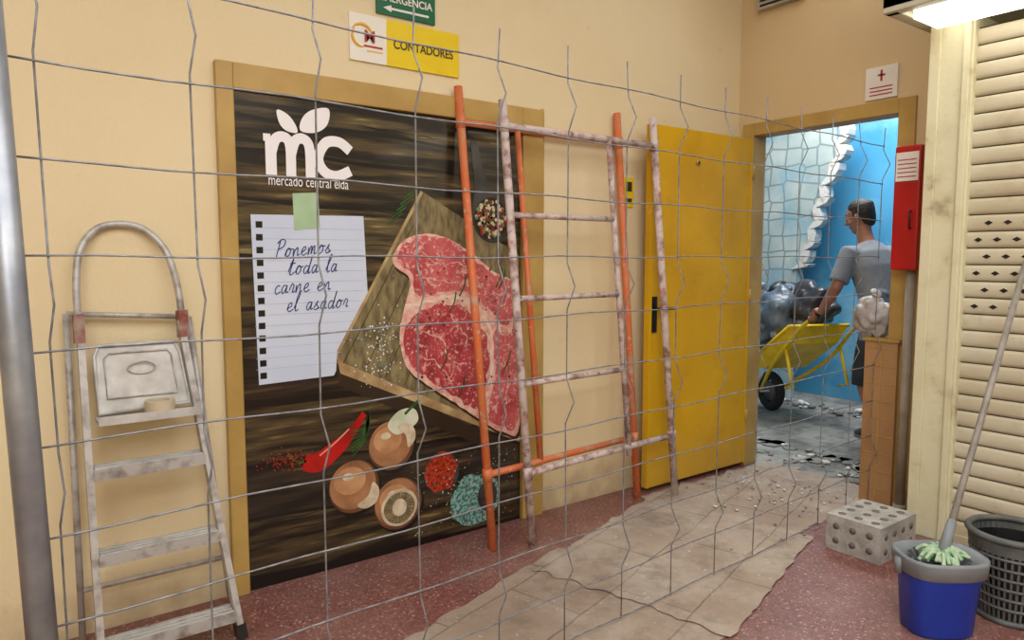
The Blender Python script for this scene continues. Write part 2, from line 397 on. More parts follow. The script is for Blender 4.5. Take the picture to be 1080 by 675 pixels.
lo_=[(1.59,1.12),(1.72,1.165),(1.86,1.155),(1.96,1.08),(2.02,.98),(2.03,.84),(1.97,.64),(1.84,.705),(1.68,.815),(1.575,.91),(1.55,1.03)]
flat(b,wob(cr(lo_),.02),p_meat2,7)
rt=[(2.07,1.03),(2.15,.99),(2.222,1.05),(2.224,.54),(2.12,.515),(2.03,.59),(2.065,.78),(2.065,.92)]
flat(b,wob(cr(rt),.02),p_meat,7)
q=wob(cr([(1.56,1.17),(1.66,1.185),(1.78,1.205),(1.90,1.19),(2.0,1.12),(2.045,1.02),(2.05,.88),(2.04,.74)],8,False),.012)
ribbon(b,q,[.010+.022*abs(noise.noise(V((i*.23,3,0))))*2 for i in range(len(q))],p_bone,8.2)
for path in ([(1.66,1.42),(1.75,1.36),(1.86,1.37),(1.98,1.28)],[(1.66,1.3),(1.8,1.28),(1.92,1.3)],[(1.64,1.05),(1.75,1.0),(1.8,.9),(1.9,.86)],[(1.8,1.12),(1.88,1.03),(1.9,.95)],[(2.12,.9),(2.15,.75),(2.13,.62)],[(1.66,.92),(1.76,.86),(1.82,.78)]):
    q=wob(cr(path,8,False),.02);ribbon(b,q,[.002+.010*abs(noise.noise(V((i*.6,path[0][0]*9,0))))*2 for i in range(len(q))],p_fat,8)
for k in range(110):
    x=random.uniform(1.62,2.2);z=random.uniform(.75,1.35);dot(b,x,z,random.uniform(.003,.008),random.choice(p_pep),9+.02*(k%30),6)
for k in range(8):
    x=random.uniform(1.7,2.15);z=random.uniform(.7,1.3);ribbon(b,[(x,z),(x+.03,z+.05),(x+.04,z+.1)],.008,p_grn,9.8)
for k in range(170):
    x=random.gauss(1.42,.06);z=random.gauss(.98,.09)
    if x>1.26 and z>.80: dot(b,x,z,random.uniform(.002,.005),random.choice([p_white,p_salt,p_garl]),9,5)
for k in range(5):
    x=1.48+.02*k;ribbon(b,[(x,1.55+.03*k),(x+.07,1.60+.03*k)],.007,p_grn,9)
pap=[(.866,1.572),(1.358,1.581),(1.372,1.24),(1.222,.99),(1.215,.90),(1.205,.879),(.879,.871)]
flat(b,pap,p_paper,5)
for k in range(14):
    z=1.52-k*.045
    xr=1.355 if z>1.25 else 1.355-(1.25-z)*.42
    ribbon(b,[(.87,z),(xr,z)],.002,p_line,6)
for k in range(13):
    z=1.545-k*.052;flat(b,[(.885,z),(.912,z),(.912,z-.026),(.885,z-.026)],p_blk,6.5)
flat(b,[(1.04,1.665),(1.151,1.674),(1.156,1.526),(1.044,1.511)],p_tape,7)
GL={'P':([[(0.1,-.1),(.25,1.9)],[(-.1,1.6),(.4,2.0),(.9,1.8),(.8,1.2),(.2,.95)]],1.0),
'o':([[(.0,.2),(.3,.95),(.1,.5),(.3,.02),(.65,.3),(.6,.85),(.3,.95),(.6,.8),(.95,.85)]],.9),
'n':([[(0,.85),(.1,0),(.2,.6),(.5,.95),(.6,.5),(.65,.05),(.95,.2)]],.9),
'e':([[(0,.3),(.5,.6),(.5,.95),(.2,.85),(.1,.3),(.4,0),(.85,.25)]],.8),
'm':([[(0,.85),(.1,0),(.2,.7),(.42,.95),(.48,.05),(.6,.7),(.82,.95),(.9,.05),(1.2,.2)]],1.15),
's':([[(0,.2),(.4,1.0),(.3,.6),(.6,.25),(.3,0),(.05,.1)],[(.3,0),(.8,.2)]],.75),
't':([[(.0,.3),(.4,1.8),(.25,.2),(.5,0),(.8,.25)],[(.05,1.2),(.75,1.3)]],.8),
'd':([[(.6,.8),(.25,.9),(.05,.4),(.3,0),(.65,.5),(.85,2.0),(.7,.1),(1.0,.2)]],.95),
'a':([[(.6,.85),(.25,.9),(.05,.4),(.3,0),(.6,.6),(.65,.9),(.65,.1),(.95,.2)]],.9),
'l':([[(0,.3),(.45,1.8),(.3,2.0),(.15,1.2),(.25,.05),(.6,.2)]],.6),
'c':([[(.6,.8),(.35,.95),(.08,.5),(.3,0),(.8,.25)]],.75),
'r':([[(0,.3),(.2,1.0),(.5,.8),(.45,.1),(.75,.2)]],.7),' ':([],.8)}
def write(s_,x,z,h,slope=0):
    for ch in s_:
        st_,w=GL[ch]
        for pl in st_:
            q=[(x+(px+.28*pz)*h*.85,z+pz*h+slope*(px*h)) for px,pz in pl]
            ribbon(b,cr(q,5,False),.0042,p_ink,8)
        x+=w*h*1.0;z+=slope*w*h
write('Ponemos',.96,1.395,.038,.10);write('toda la',1.01,1.325,.038,.05);write('carne en',.95,1.245,.038,.05);write('el asador',1.0,1.17,.038,.03)
_n=[8]
def rib2(pts,w):
    _n[0]+=.3;ribbon(b,cr(pts,8,False),w,p_white,_n[0])
rib2([(.955,1.735),(.955,1.88)],.045)
rib2([(.955,1.82),(.975,1.88),(1.01,1.893),(1.035,1.86),(1.037,1.735)],.042)
rib2([(1.037,1.82),(1.057,1.88),(1.09,1.893),(1.117,1.86),(1.12,1.735)],.042)
rib2([(.925,1.885),(.955,1.885)],.03)
rib2([(1.30,1.86),(1.25,1.893),(1.19,1.885),(1.155,1.82),(1.18,1.765),(1.235,1.748),(1.30,1.775)],.044)
flat(b,cr([(.985,2.0),(1.03,1.985),(1.062,1.945),(1.065,1.915),(1.02,1.92),(.992,1.95)]),p_white,8)
flat(b,cr([(1.205,2.03),(1.13,2.015),(1.088,1.975),(1.082,1.925),(1.15,1.925),(1.20,1.965)]),p_white,8)
q=cr([(1.06,.515),(1.12,.50),(1.20,.545),(1.27,.60),(1.345,.69)],8,False)
ribbon(b,q,[.03+.055*math.sin(math.pi*min(1,.25+.8*i/len(q)))*(1-(i/len(q))**4) for i in range(len(q))],p_red,5)
ribbon(b,cr([(1.13,.53),(1.2,.575),(1.27,.63)],6,False),.007,p_hi,6)
ribbon(b,cr([(1.07,.515),(1.03,.52),(.99,.56)],6,False),.012,p_grn,5)
for k in range(140):
    dot(b,random.gauss(1.0,.055),random.gauss(.53,.022),random.uniform(.002,.004),p_spice,5.5,5)
def mush(x,z,r,stem,ang):
    dot(b,x+.012,z-.015,r*1.02,p_blk,5,30)
    dot(b,x,z,r,p_mushd,5.3,32);dot(b,x-.006,z+.008,r*.92,p_mush,5.6,32);dot(b,x-.02,z+.03,r*.62,p_mushl,6,28,r*.52)
    dot(b,x-.03,z+.05,r*.22,p_stem,6.4,18,r*.14)
    if stem:
        c_,s_=math.cos(ang),math.sin(ang)
        pts=[(.55,-.5),(.95,-.42),(1.15,0),(.95,.42),(.55,.5),(.7,0)]
        flat(b,cr([(x+r*(px*c_-pz*s_),z+r*(px*s_+pz*c_)) for px,pz in pts]),p_stem,7)
mush(1.48,.52,.118,True,.5);mush(1.29,.36,.122,True,-.7);mush(1.51,.235,.125,False,0)
dot(b,1.515,.215,.096,p_stem,7,28,.090);dot(b,1.515,.213,.082,p_gill,7.4,28,.076);dot(b,1.515,.215,.038,p_stem,8,18,.042)
for k in range(24):
    a=k/24*6.283;ribbon(b,[(1.515+.042*math.cos(a),.215+.045*math.sin(a)),(1.515+.08*math.cos(a),.213+.074*math.sin(a))],.003,p_mushd,7.7)
flat(b,cr([(1.46,.62),(1.52,.68),(1.60,.68),(1.62,.62),(1.56,.58),(1.50,.57)]),p_garl,6.8)
ribbon(b,cr([(1.55,.66),(1.60,.70),(1.63,.72)],5,False),.014,p_grn,7)
for k in range(7): ribbon(b,cr([(1.28,.50+.02*k),(1.34,.56+.01*k),(1.37,.64+.012*k)],5,False),.006,p_grn,7)
dot(b,1.75,.34,.10,p_bowl,5,24,.11);flat(b,wob([(1.745+.09*math.cos(a/30*6.283),.345+.097*math.sin(a/30*6.283)) for a in range(30)],.02),p_spice,6)
flat(b,wob(cr([(1.80,.17),(1.84,.26),(1.92,.30),(2.03,.27),(2.1,.18),(2.04,.06),(1.92,.03),(1.82,.08)]),.02),p_salt,5)
dot(b,2.02,.17,.06,p_bowl,6,20,.08)
for k in range(260):
    dot(b,random.uniform(1.58,2.2),random.uniform(.05,.42),random.uniform(.002,.005),random.choice(p_pep+[p_salt]),8,5)
b.build('print',pst)
text('caption','mercado central elda',.94,PY-.006,1.695,.062,p_white,pst,sx=.66)

# ------------------------------------------------------------------ wall signs
sg=empty('meter_room_sign')
m_sy=M('sign_yellow',(236,208,30),(230,200,26),rough=.35);m_sw=M('sign_white',(236,232,222),rough=.35);m_tx=M('sign_text',(60,50,30),rough=.5);m_tr=M('sign_red',(170,40,40),rough=.5);m_tg=M('sign_gold',(232,180,60),rough=.5)
b=MB();b.box((1.31,2.968,2.255),(1.485,2.98,2.455),m_sw);b.box((1.485,2.968,2.255),(1.865,2.98,2.455),m_sy);b.build('panel',sg)
text('label','CONTADORES',1.675,2.966,2.335,.055,m_tx,sg,align='CENTER',bold=.001,sx=.85)
text('mark','M',1.375,2.963,2.34,.07,m_tr,sg,bold=.0015)
b=MB()
for s0,r_ in ((0,.052),(2.4,.044)):
    b.tube([(1.365+r_*math.cos(s0+a/10*2.6),2.967,2.36+r_*math.sin(s0+a/10*2.6)) for a in range(11)],[.002+.005*math.sin(a/10*3.14) for a in range(11)],m_tg,6)
b.box((1.375,2.966,2.318),(1.465,2.968,2.326),m_tr);b.box((1.39,2.966,2.300),(1.465,2.968,2.305),m_tg);b.build('emblem',sg)
sg=empty('emergency_exit_sign')
m_sg=M('sign_green',(10,104,66),(8,96,60),rough=.35)
b=MB();b.box((1.44,2.966,2.475),(1.735,2.98,2.62),m_sg);b.build('panel',sg)
text('label','EMERGENCIA',1.587,2.964,2.533,.046,m_white,sg,align='CENTER',bold=.001,sx=.95)
b=MB();b.prism([(1.47,2.965,2.503),(1.51,2.965,2.518),(1.51,2.965,2.508),(1.70,2.965,2.508),(1.70,2.965,2.498),(1.51,2.965,2.498),(1.51,2.965,2.488)],(0,-.001,0),m_white);b.build('arrow',sg)
sg=empty('warning_sign')
b=MB();b.box((2.985,2.972,1.69),(3.065,2.98,1.86),m_sy);b.box((3.0,2.970,1.78),(3.05,2.972,1.835),m_tx);b.box((3.0,2.970,1.71),(3.05,2.972,1.74),m_tx);b.build('panel',sg)
sg=empty('notice_plate')
b=MB();b.box((4.035,1.955,2.275),(4.05,2.13,2.45),m_white)
b.box((4.033,2.037,2.37),(4.035,2.048,2.43),m_tr);b.box((4.033,2.022,2.398),(4.035,2.063,2.408),m_tr)
for k in range(3): b.box((4.033,1.98,2.335-k*.02),(4.035,2.105,2.341-k*.02),m_tr)
b.build('plate',sg)
b=MB();b.box((4.0,2.52,2.95),(4.05,2.83,3.12),m_pipe)
for k in range(5): b.box((3.995,2.54,2.965+k*.03),(4.001,2.81,2.978+k*.03),m_dark)
b.build('air_vent',bevel=.003)

# ------------------------------------------------------------------ step ladder
sl=empty('step_ladder')
def fr(z,L):
    t=z/1.16
    return V(((.235+.011*t) if L else (.684-.114*t),2.62+.27*t,z))
b=MB()
for L in (1,0):
    b.beam(fr(0.03,L),fr(1.16,L),.022,.05,m_alu,up=(0,1,0))
    b.beam(fr(0,L),fr(.05,L),.034,.06,m_black,up=(0,1,0))
b.tube(cr([(.246,2.87,1.06),(.243,2.90,1.28),(.262,2.93,1.42),(.32,2.955,1.50),(.40,2.962,1.52),(.475,2.955,1.50),(.54,2.93,1.42),(.572,2.90,1.27),(.578,2.87,1.06)],6,False),.0125,m_alu,10)
b.build('front_rails',sl)
b=MB()
for z in (.095,.385,.665):
    a=fr(z,1);c=fr(z,0)
    b.beam(a+V((.01,.01,0)),c+V((-.01,.01,0)),.085,.022,m_alu)
    for k in range(3): b.beam(a+V((.015,-.02+.025*k,.013)),c+V((-.015,-.02+.025*k,.013)),.006,.004,m_alud)
    b.beam(a+V((.01,-.03,-.012)),c+V((-.01,-.03,-.012)),.006,.03,m_alu)
b.build('treads',sl)
b=MB()
Tp=[(x,2.835+(z-.85)*.22,z) for x,z in [(.285,.85),(.283,1.05),(.30,1.085),(.545,1.085),(.562,1.05),(.583,.86)]]
b.prism(Tp,(0,.02,0),m_alud)
b.tube([V(p)+V((0,-.004,0)) for p in Tp],.007,m_alud,8,closed=True)
Ti=[(x,2.829+(z-.85)*.22,z) for x,z in [(.315,.90),(.313,1.04),(.33,1.058),(.52,1.058),(.532,1.04),(.545,.90)]]
b.tube(Ti,.003,m_alu,6,closed=True)
b.tube([(.43+.045*math.cos(a/16*6.283),2.86,1.0+.022*math.sin(a/16*6.283)) for a in range(16)],.003,m_alu,6,closed=True)
b.box((.275,2.75,.825),(.60,2.86,.84),m_alud);b.box((.275,2.745,.825),(.60,2.752,.855),m_alud)
b.build('platform',sl)
b=MB()
for x in (.243,.578): b.beam((x,2.88,1.10),(x,2.89,1.20),.032,.06,m_hinge,up=(0,1,0))
b.build('hinges',sl)
b=MB()
b.tube([(.212,2.945,1.2),(.205,2.90,0)],.012,m_alu,8);b.tube([(.612,2.945,1.17),(.722,2.90,0)],.012,m_alu,8)
b.tube([(.212,2.945,1.2),(.612,2.945,1.17)],.010,m_alu,8);b.tube([(.207,2.91,.2),(.705,2.91,.2)],.010,m_alu,8)
b.build('rear_frame',sl)
b=MB()
vs=[];fs=[];n=24;c=V((.475,2.80,.841))
prof=[(.05,0),(.05,.045),(.032,.045),(.032,0)]
for k in range(n):
    a=2*math.pi*k/n
    for r,z in prof: vs.append(c+V((r*math.cos(a),r*math.sin(a),z)))
for k in range(n):
    for j in range(4): fs.append((k*4+j,((k+1)%n)*4+j,((k+1)%n)*4+(j+1)%4,k*4+(j+1)%4))
b.add(vs,fs,M('tape_beige',(206,192,168),(190,176,150),rough=.5));b.build('tape_roll')

# ------------------------------------------------------------------ scaffold frames
def lerp(a,b_,t): return V(a)+(V(b_)-V(a))*t
def frame(name,Lf,Lt,Rf,Rt,mat,inner,rungs,top,bot,side='L'):
    e=empty(name);b=MB()
    def at(z,fr_):
        a=lerp(Lf,Lt,z/Lt[2]);c=lerp(Rf,Rt,z/Rt[2]);return a+(c-a)*fr_
    b.tube([Lf,Lt],.0205,mat,12);b.tube([Rf,Rt],.0205,mat,12)
    b.build('legs',e)
    b=MB()
    for z in (top,bot): b.tube([at(z,0),at(z,1)],.017,mat,10)
    b.tube([at(bot-.05 if side=='L' else bot,inner),at(top,inner)],.016,mat,10)
    for z in rungs:
        b.tube([at(z,0),at(z,inner)] if side=='L' else [at(z,inner),at(z,1)],.0145,mat,10)
    for fx in (0,1):
        for z in (top,bot):
            p=at(z,fx);b.tube([p-V((0,0,.03)),p+V((0,0,.03))],.025,mat,12)
    b.build('bars_and_rungs',e)
frame('scaffold_frame',(2.055,2.628,0),(2.0,2.80,2.14),(3.2,2.729,0),(3.03,2.80,2.17),m_wht,.66,(1.60,1.20,.79),2.02,.36)
frame('scaffold_frame.001',(1.881,2.715,0),(1.845,2.945,2.207),(2.982,2.825,0),(2.90,2.95,2.207),m_orange,.32,(),2.04,.36,side='R')

# ------------------------------------------------------------------ fence
fe=empty('wire_mesh_fence')
def fy(x): return 1.78+.05*x
b=MB()
folds=(.3,.9,1.3,1.9)
for n in range(0,14):
    x=.1+.3*n
    if x>3.97: x=3.965
    pts=[(x,fy(x),0.01)]
    j=lambda: random.uniform(-.004,.004)
    for fz in folds:
        pts+= [(x+j(),fy(x),fz-.08),(x+.006,fy(x)-.036,fz),(x+j(),fy(x),fz+.08)]
    pts.append((x+random.uniform(-.012,.012),fy(x)+random.uniform(-.01,.01),2.1))
    b.tube(pts,.0026,m_wire,6,up=(1,0,0))
for k in range(11):
    z=.02 if k==0 else k*.2
    pts=[]
    for i in range(27):
        x=.04+(3.965-.04)*i/26
        pts.append((x,fy(x)-.004,z+.004*math.sin(i*1.3+k)))
    b.tube(pts,.0026,m_wire,6,up=(0,0,1))
b.build('wires',fe)
b=MB()
b.tube([(.064,1.73,0),(.015,1.72,2.12)],.029,m_post,20)
for z in (.3,1.95): b.tube([(.06-.022*z,1.76,z),(.10,1.78,z)],.008,m_post,8)
b.build('post',fe)

# ------------------------------------------------------------------ kiosk
ki=empty('market_kiosk')
b=MB()
b.box((3.72,1.46,0),(4.05,1.65,2.75),m_peel);b.box((3.70,1.47,0),(3.72,1.50,2.5),m_peel);b.box((3.705,1.60,0),(3.72,1.65,2.5),m_peel)
b.build('column',ki,bevel=.004)
b=MB()
pitch=.078;nz=int(2.46/pitch)
def strip(prof_,mat,smooth):
    vs=[];fs=[]
    for xx,zz_ in prof_: vs.append((xx,-3.19,zz_));vs.append((xx,1.465,zz_))
    for i in range(len(prof_)-1): fs.append((2*i,2*i+1,2*i+3,2*i+2))
    b.add(vs,fs,mat,smooth)
for i in range(nz):
    zb=.04+i*pitch
    strip([(3.760,zb),(3.753,zb+.004),(3.749,zb+.016),(3.748,zb+.036),(3.749,zb+.058),(3.753,zb+.070),(3.760,zb+.073)],m_shut,True)
    strip([(3.760,zb+.073),(3.770,zb+.0735),(3.770,zb+.0775),(3.760,zb+.078)],m_groove,False)
b.box((3.73,-3.19,0),(3.78,1.465,.05),m_shut)
for row in (14,15,16,17,18,19):
    zc=.04+row*pitch+.036
    for k in range(40):
        y=1.41-(k+.5*(row%2))*.078
        b.prism([(3.7485,y-.018,zc),(3.7485,y,zc-.011),(3.7485,y+.018,zc),(3.7485,y,zc+.011)],(-.002,0,0),m_dark)
b.build('roller_shutter',ki)
b=MB();b.box((3.34,-3.19,2.52),(4.05,1.70,2.58),m_head);b.box((3.34,-3.19,2.50),(3.40,1.70,2.9),m_head);b.box((3.36,1.64,2.50),(4.05,1.70,2.9),m_head)
b.build('header',ki,bevel=.004)
b=MB();b.box((3.42,-1.2,2.47),(3.66,1.60,2.52),M('tube_light',(255,250,238),emit=3.5));b.build('strip_light',ki)

b=MB();b.tube([(3.99,1.815,0),(3.99,1.815,1.325)],.024,m_pipe,14);b.tube([(3.99,1.815,0),(3.99,1.815,.04)],.035,m_pipe,14);b.build('standpipe')
rc=empty('red_extinguisher_cabinet')
b=MB();b.box((3.93,1.765,1.33),(4.03,1.90,1.985),m_red);b.build('case',rc,bevel=.01)
b=MB();b.box((3.928,1.775,1.80),(3.931,1.89,1.95),m_white)
for k in range(5): b.box((3.9265,1.785,1.82+k*.022),(3.9285,1.88,1.825+k*.022),m_tr)
b.tube([(3.925,1.80,1.55),(3.91,1.80,1.55),(3.91,1.80,1.64),(3.925,1.80,1.64)],.005,m_black,6)
b.build('label_and_handle',rc)
b=MB();b.box((4.0,1.95,0),(4.16,2.05,.93),m_tan);b.box((4.0,1.87,0),(4.025,1.95,.93),m_tan)
for k in range(9): b.box((3.997,1.88,.09+k*.1),(4.001,2.04,.094+k*.1),m_frame)
b.box((3.997,1.955,.02),(4.001,1.96,.92),m_frame);b.box((3.99,1.945,.93),(4.17,2.06,.945),m_frame);b.box((3.99,1.86,.93),(4.028,1.945,.945),m_frame)
b.build('low_partition_panel')
m_bag=M('bag_white',(206,202,202),(150,146,150),scale=7,rough=.4,bump=1,bscale=12)
b=MB();b.ell((4.085,2.055,1.06),(.085,.098,.118),m_bag,48,32,amp=.30,fr=5,seed=1)
b.tube(cr([(4.085,2.05,1.14),(4.08,2.045,1.185),(4.075,2.035,1.20)],4,False),[.05,.042,.03,.02,.018,.026,.034,.03,.02],m_bag,14)
b.build('plastic_bag')

# ------------------------------------------------------------------ concrete block with holes
cb=MB()
X0,X1,Y0,Y1,Zt=3.2,3.54,1.53,1.79,.17
cb.box((X0,Y0,0),(X1,Y1,Zt),m_conc)
for i in range(4):
    for j in range(3):
        cxx=X0+.05+i*.08;cyy=Y0+.05+j*.08
        cb.tube([(cxx,cyy,Zt-.001),(cxx,cyy,Zt+.0015)],.019,m_concd,12)
for j in range(3):
    for k in range(2):
        cyy=Y0+.05+j*.08;zc=.05+k*.07
        cb.tube([(X0+.001,cyy,zc),(X0-.0015,cyy,zc)],.016,m_concd,12)
for i in range(4):
    for k in range(2):
        cb.tube([(X0+.05+i*.08,Y0+.001,.05+k*.07),(X0+.05+i*.08,Y0-.0015,.05+k*.07)],.016,m_concd,12)
cb.build('concrete_block')

# ------------------------------------------------------------------ mop bucket, basket
def shell(b,c,rings,mat,n=40,power=2.0,T=0):
    vs=[];fs=[]
    for z,rx,ry in rings:
        for k in range(n):
            th=2*math.pi*k/n;cc,ss=math.cos(th),math.sin(th)
            cc=math.copysign(abs(cc)**(2/power),cc);ss=math.copysign(abs(ss)**(2/power),ss)
            x,y=rx*cc,ry*ss;x,y=x*math.cos(T)-y*math.sin(T),x*math.sin(T)+y*math.cos(T)
            vs.append((c[0]+x,c[1]+y,c[2]+z))
    for i in range(len(rings)-1):
        for k in range(n): fs.append((i*n+k,i*n+(k+1)%n,(i+1)*n+(k+1)%n,(i+1)*n+k))
    b.add(vs,fs,mat,True)
mb=empty('mop_bucket')
c=(2.82,1.13,0);T=-.64
b=MB()
shell(b,c,[(.0,.001,.001),(.0,.112,.086),(.01,.116,.09),(.20,.130,.104),(.22,.138,.112),(.235,.138,.112),(.235,.13,.106),(.02,.108,.084),(.02,.001,.001)],m_blue,power=3,T=T);b.build('bucket_body',mb)
b=MB()
shell(b,c,[(.225,.134,.108),(.235,.148,.122),(.285,.152,.126),(.295,.152,.126),(.295,.138,.112),(.27,.114,.092),(.20,.076,.062),(.19,.001,.001)],m_gray,power=3,T=T)
for k in range(16):
    a=2*math.pi*k/16+.2;dx,dy=math.cos(a),math.sin(a)
    b.beam((c[0]+dx*.110,c[1]+dy*.10,.28),(c[0]+dx*.063,c[1]+dy*.058,.21),.008,.012,m_dgray)
for sx_ in (-1,1):
    ex=sx_*.15;x,y=ex*math.cos(T),ex*math.sin(T);b.tube([(c[0]+x,c[1]+y,.22),(c[0]+x,c[1]+y,.28)],.016,m_gray,10)
b.build('wringer',mb)
mp=empty('mop')
b=MB();base=V((2.84,1.13,.27));tip=V((3.71,1.20,1.38))
b.tube([base,tip],.0125,M('mop_handle',(160,156,150),(130,124,118),scale=12,rough=.5),12);b.tube([base,base+(tip-base)*.11],[.024,.016],m_gray,12);b.build('handle',mp)
b=MB()
for k in range(90):
    a=random.uniform(0,6.28);r=random.uniform(.03,.11)
    p1=base+V((math.cos(a)*r*.6,math.sin(a)*r*.5,.028+random.uniform(-.01,.012)));p2=base+V((math.cos(a)*r,math.sin(a)*r*.8,.005+random.uniform(-.01,.018)))
    b.tube(cr([base,p1,p2],5,False),.007,m_green,6)
b.build('strands',mp)
bk=empty('laundry_basket')
b=MB();c=V((3.16,1.0,0))
def rad(z): return .115+.042*z/.33
for z,r_ in ((.0,.012),(.06,.006),(.10,.006),(.14,.006),(.18,.006),(.22,.006),(.26,.006),(.325,.013)):
    b.tube([c+V((rad(z)*math.cos(a/36*6.2832),rad(z)*math.sin(a/36*6.2832),z+r_)) for a in range(36)],r_,m_dgray,8,closed=True)
for k in range(44):
    a=k/44*6.2832;b.beam(c+V((rad(0)*math.cos(a),rad(0)*math.sin(a),.01)),c+V((rad(.33)*math.cos(a),rad(.33)*math.sin(a),.335)),.008,.005,m_dgray,up=(math.cos(a),math.sin(a),0))
shell(b,c,[(.004,.001,.001),(.004,.115,.115)],m_dgray)
shell(b,c,[(.28,rad(.28)+.002,rad(.28)+.002),(.335,rad(.33)+.002,rad(.33)+.002)],m_dgray)
shell(b,c,[(.01,rad(0)-.006,rad(0)-.006),(.30,rad(.3)-.008,rad(.3)-.008)],m_black)
b.build('lattice_body',bk)

# ------------------------------------------------------------------ dusty protective sheets
def sheet(name,xa,xb,lo,hi,zb,mat,ra=.008,skew=0):
    b=MB();nx=max(4,int((xb-xa)/.03));ny=30;vs=[];fs=[]
    for i in range(nx+1):
        for j in range(ny+1):
            t=j/ny;x=xa+(xb-xa)*i/nx-skew*(t)
            if i in (0,nx): x+=ra*noise.noise(V((t*14,xa*3,0)))*3
            y=lo(x)+(hi(x)-lo(x))*t
            if j in (0,ny): y+=ra*noise.noise(V((x*9,t*5+xa,2)))*2+ra*noise.noise(V((x*31,t*5+xa,2)))
            z=zb+.003*abs(noise.noise(V((x*3.2,y*3.2,xa))))+.002*abs(noise.noise(V((x*11,y*11,xa))))
            vs.append((x,y,z))
    for i in range(nx):
        for j in range(ny):
            a=i*(ny+1)+j;fs.append((a,a+ny+1,a+ny+2,a+1))
    b.add(vs,fs,mat,True);return b.build(name)
lo1=lambda x:1.56+.31*(x-2.1);hi1=lambda x:min(2.24+.32*(x-1.17),2.9)
sheet('floor_protection_sheet',-.6,2.45,lo1,hi1,.002,m_card,skew=.3)
sheet('floor_protection_sheet.001',2.15,3.28,lambda x:lo1(x)-.03,lambda x:hi1(x)-.05,.007,m_card2,.015,skew=.25)
sheet('floor_protection_sheet.002',3.0,4.25,lambda x:min(lo1(x)+.04,1.97),lambda x:min(hi1(x),2.82),.004,m_card,.03)
b=MB()
for k in range(170):
    x=4.0-abs(random.gauss(0,.5));y=random.uniform(2.05,2.8) if x>3.3 else random.uniform(1.85,2.6);s_=random.choice([.003,.004,.005,.007,.009])
    if x<2.2 or (abs(x-3.2)<.1 and abs(y-2.73)<.1): continue
    b.ell((x,y,.010+s_*.3),(s_,s_*random.uniform(.7,1.6),s_*.5),random.choice([m_rub,m_conc,m_brick,m_card]),6,4,amp=.6,seed=k)
b.build('floor_grit')

# rubble beyond
b=MB()
for k in range(110):
    if k%2: x=random.uniform(4.25,4.80);y=random.uniform(2.08,3.0)
    else: x=random.uniform(6.0,6.3);y=random.uniform(2.9,4.6)
    s_=random.choice([.010,.014,.018,.028])*(1 if k%2 else 1.8)
    b.ell((x,y,s_*.40),(s_,s_*random.uniform(.6,1.2),s_*.5),random.choice([m_rub,m_rub,m_brick]),7,5,amp=.7,seed=k)
for k in range(26):
    x=random.uniform(4.3,4.78);y=random.uniform(2.1,3.2);a=random.uniform(0,3);w=random.uniform(.05,.12)
    poly=[(x+w*math.cos(a+q*1.2566)*random.uniform(.6,1),y+w*math.sin(a+q*1.2566)*random.uniform(.6,1),.001) for q in range(5)]
    b.prism(poly,(0,0,.009),random.choice([m_rub,m_conc,m_bfloor]))
b.build('rubble_debris')

# ---------------- wheelbarrow
F=V((.38,.925,0)).normalized();Lf_=V((-F.y,F.x,0));P=V((5.22,2.56,0))
Gm=P+F*.40
wb=empty('wheelbarrow')
m_wy=M('barrow_yellow',(240,200,20),(220,178,16),scale=8,rough=.4);m_tyre=M('tyre',(28,28,28),rough=.8)
W=Gm+F*.92+V((0,0,.18))
b=MB()
for sg_ in (1,-1):
    g=Gm+Lf_*.26*sg_+V((0,0,.94))
    b.tube(cr([g,g+F*.2+V((0,0,-.13)),g+F*.52+V((0,0,-.44)),W+Lf_*.09*sg_+F*.02],5,False),.016,m_wy,10)
    l0=g+F*.36+V((0,0,-.28));b.tube([l0,l0+F*-.12+V((0,0,-.32)),l0+F*-.02+V((0,0,-.34))],.013,m_wy,8)
b.build('frame',wb)
b=MB()
gd=(F*.2+V((0,0,-.13))).normalized()
for sg_ in (1,-1):
    g=Gm+Lf_*.26*sg_+V((0,0,.94));b.tube([g-gd*.06,g+gd*.07],.0185,m_black,12)
b.tube([W-Lf_*.11,W+Lf_*.11],.012,m_alu,8)
b.tube([W+ (F*math.cos(a/24*6.2832)+V((0,0,1))*math.sin(a/24*6.2832))*.14 for a in range(24)],.042,m_tyre,10,closed=True)
b.tube([W-Lf_*.02,W+Lf_*.02],.09,m_dgray,20)
b.build('wheel_and_grips',wb)
u=(F*1.0+V((0,0,-.66))).normalized();nrm=Lf_.cross(u)*-1
if nrm.z<0:nrm=-nrm
C=Gm+F*.54+V((0,0,.60))
def tr(a,l,h): return C+u*a+Lf_*l+nrm*h
top=[tr(-.34,-.28,.06),tr(.38,-.28,.06),tr(.38,.28,.06),tr(-.34,.28,.06)]
bot=[tr(-.24,-.20,-.05),tr(.24,-.20,-.05),tr(.24,.20,-.05),tr(-.24,.20,-.05)]
b=MB();b.add(top+bot,[(0,1,5,4),(1,2,6,5),(2,3,7,6),(3,0,4,7),(4,5,6,7)],m_wy)
b.tube(top,.015,m_wy,8,closed=True)
o=b.build('tray',wb);sd=o.modifiers.new('s','SOLIDIFY');sd.thickness=.004
m_sack=M('sack_blue_grey',(110,122,134),(64,74,86),scale=7,rough=.3,bump=1,bscale=12,lo=.38,hi=.6,c3=(190,200,206))
m_sack2=M('sack_black',(34,34,38),(70,70,74),scale=7,rough=.3,bump=1,bscale=12)
def sack(b,c,r,mat,seed): b.ell(c,r,mat,44,28,amp=.42,fr=4.2,seed=seed)
b=MB();sack(b,tr(.0,.10,.32),(.26,.28,.27),m_sack,2);sack(b,tr(-.24,-.06,.28),(.18,.22,.20),m_sack2,5)
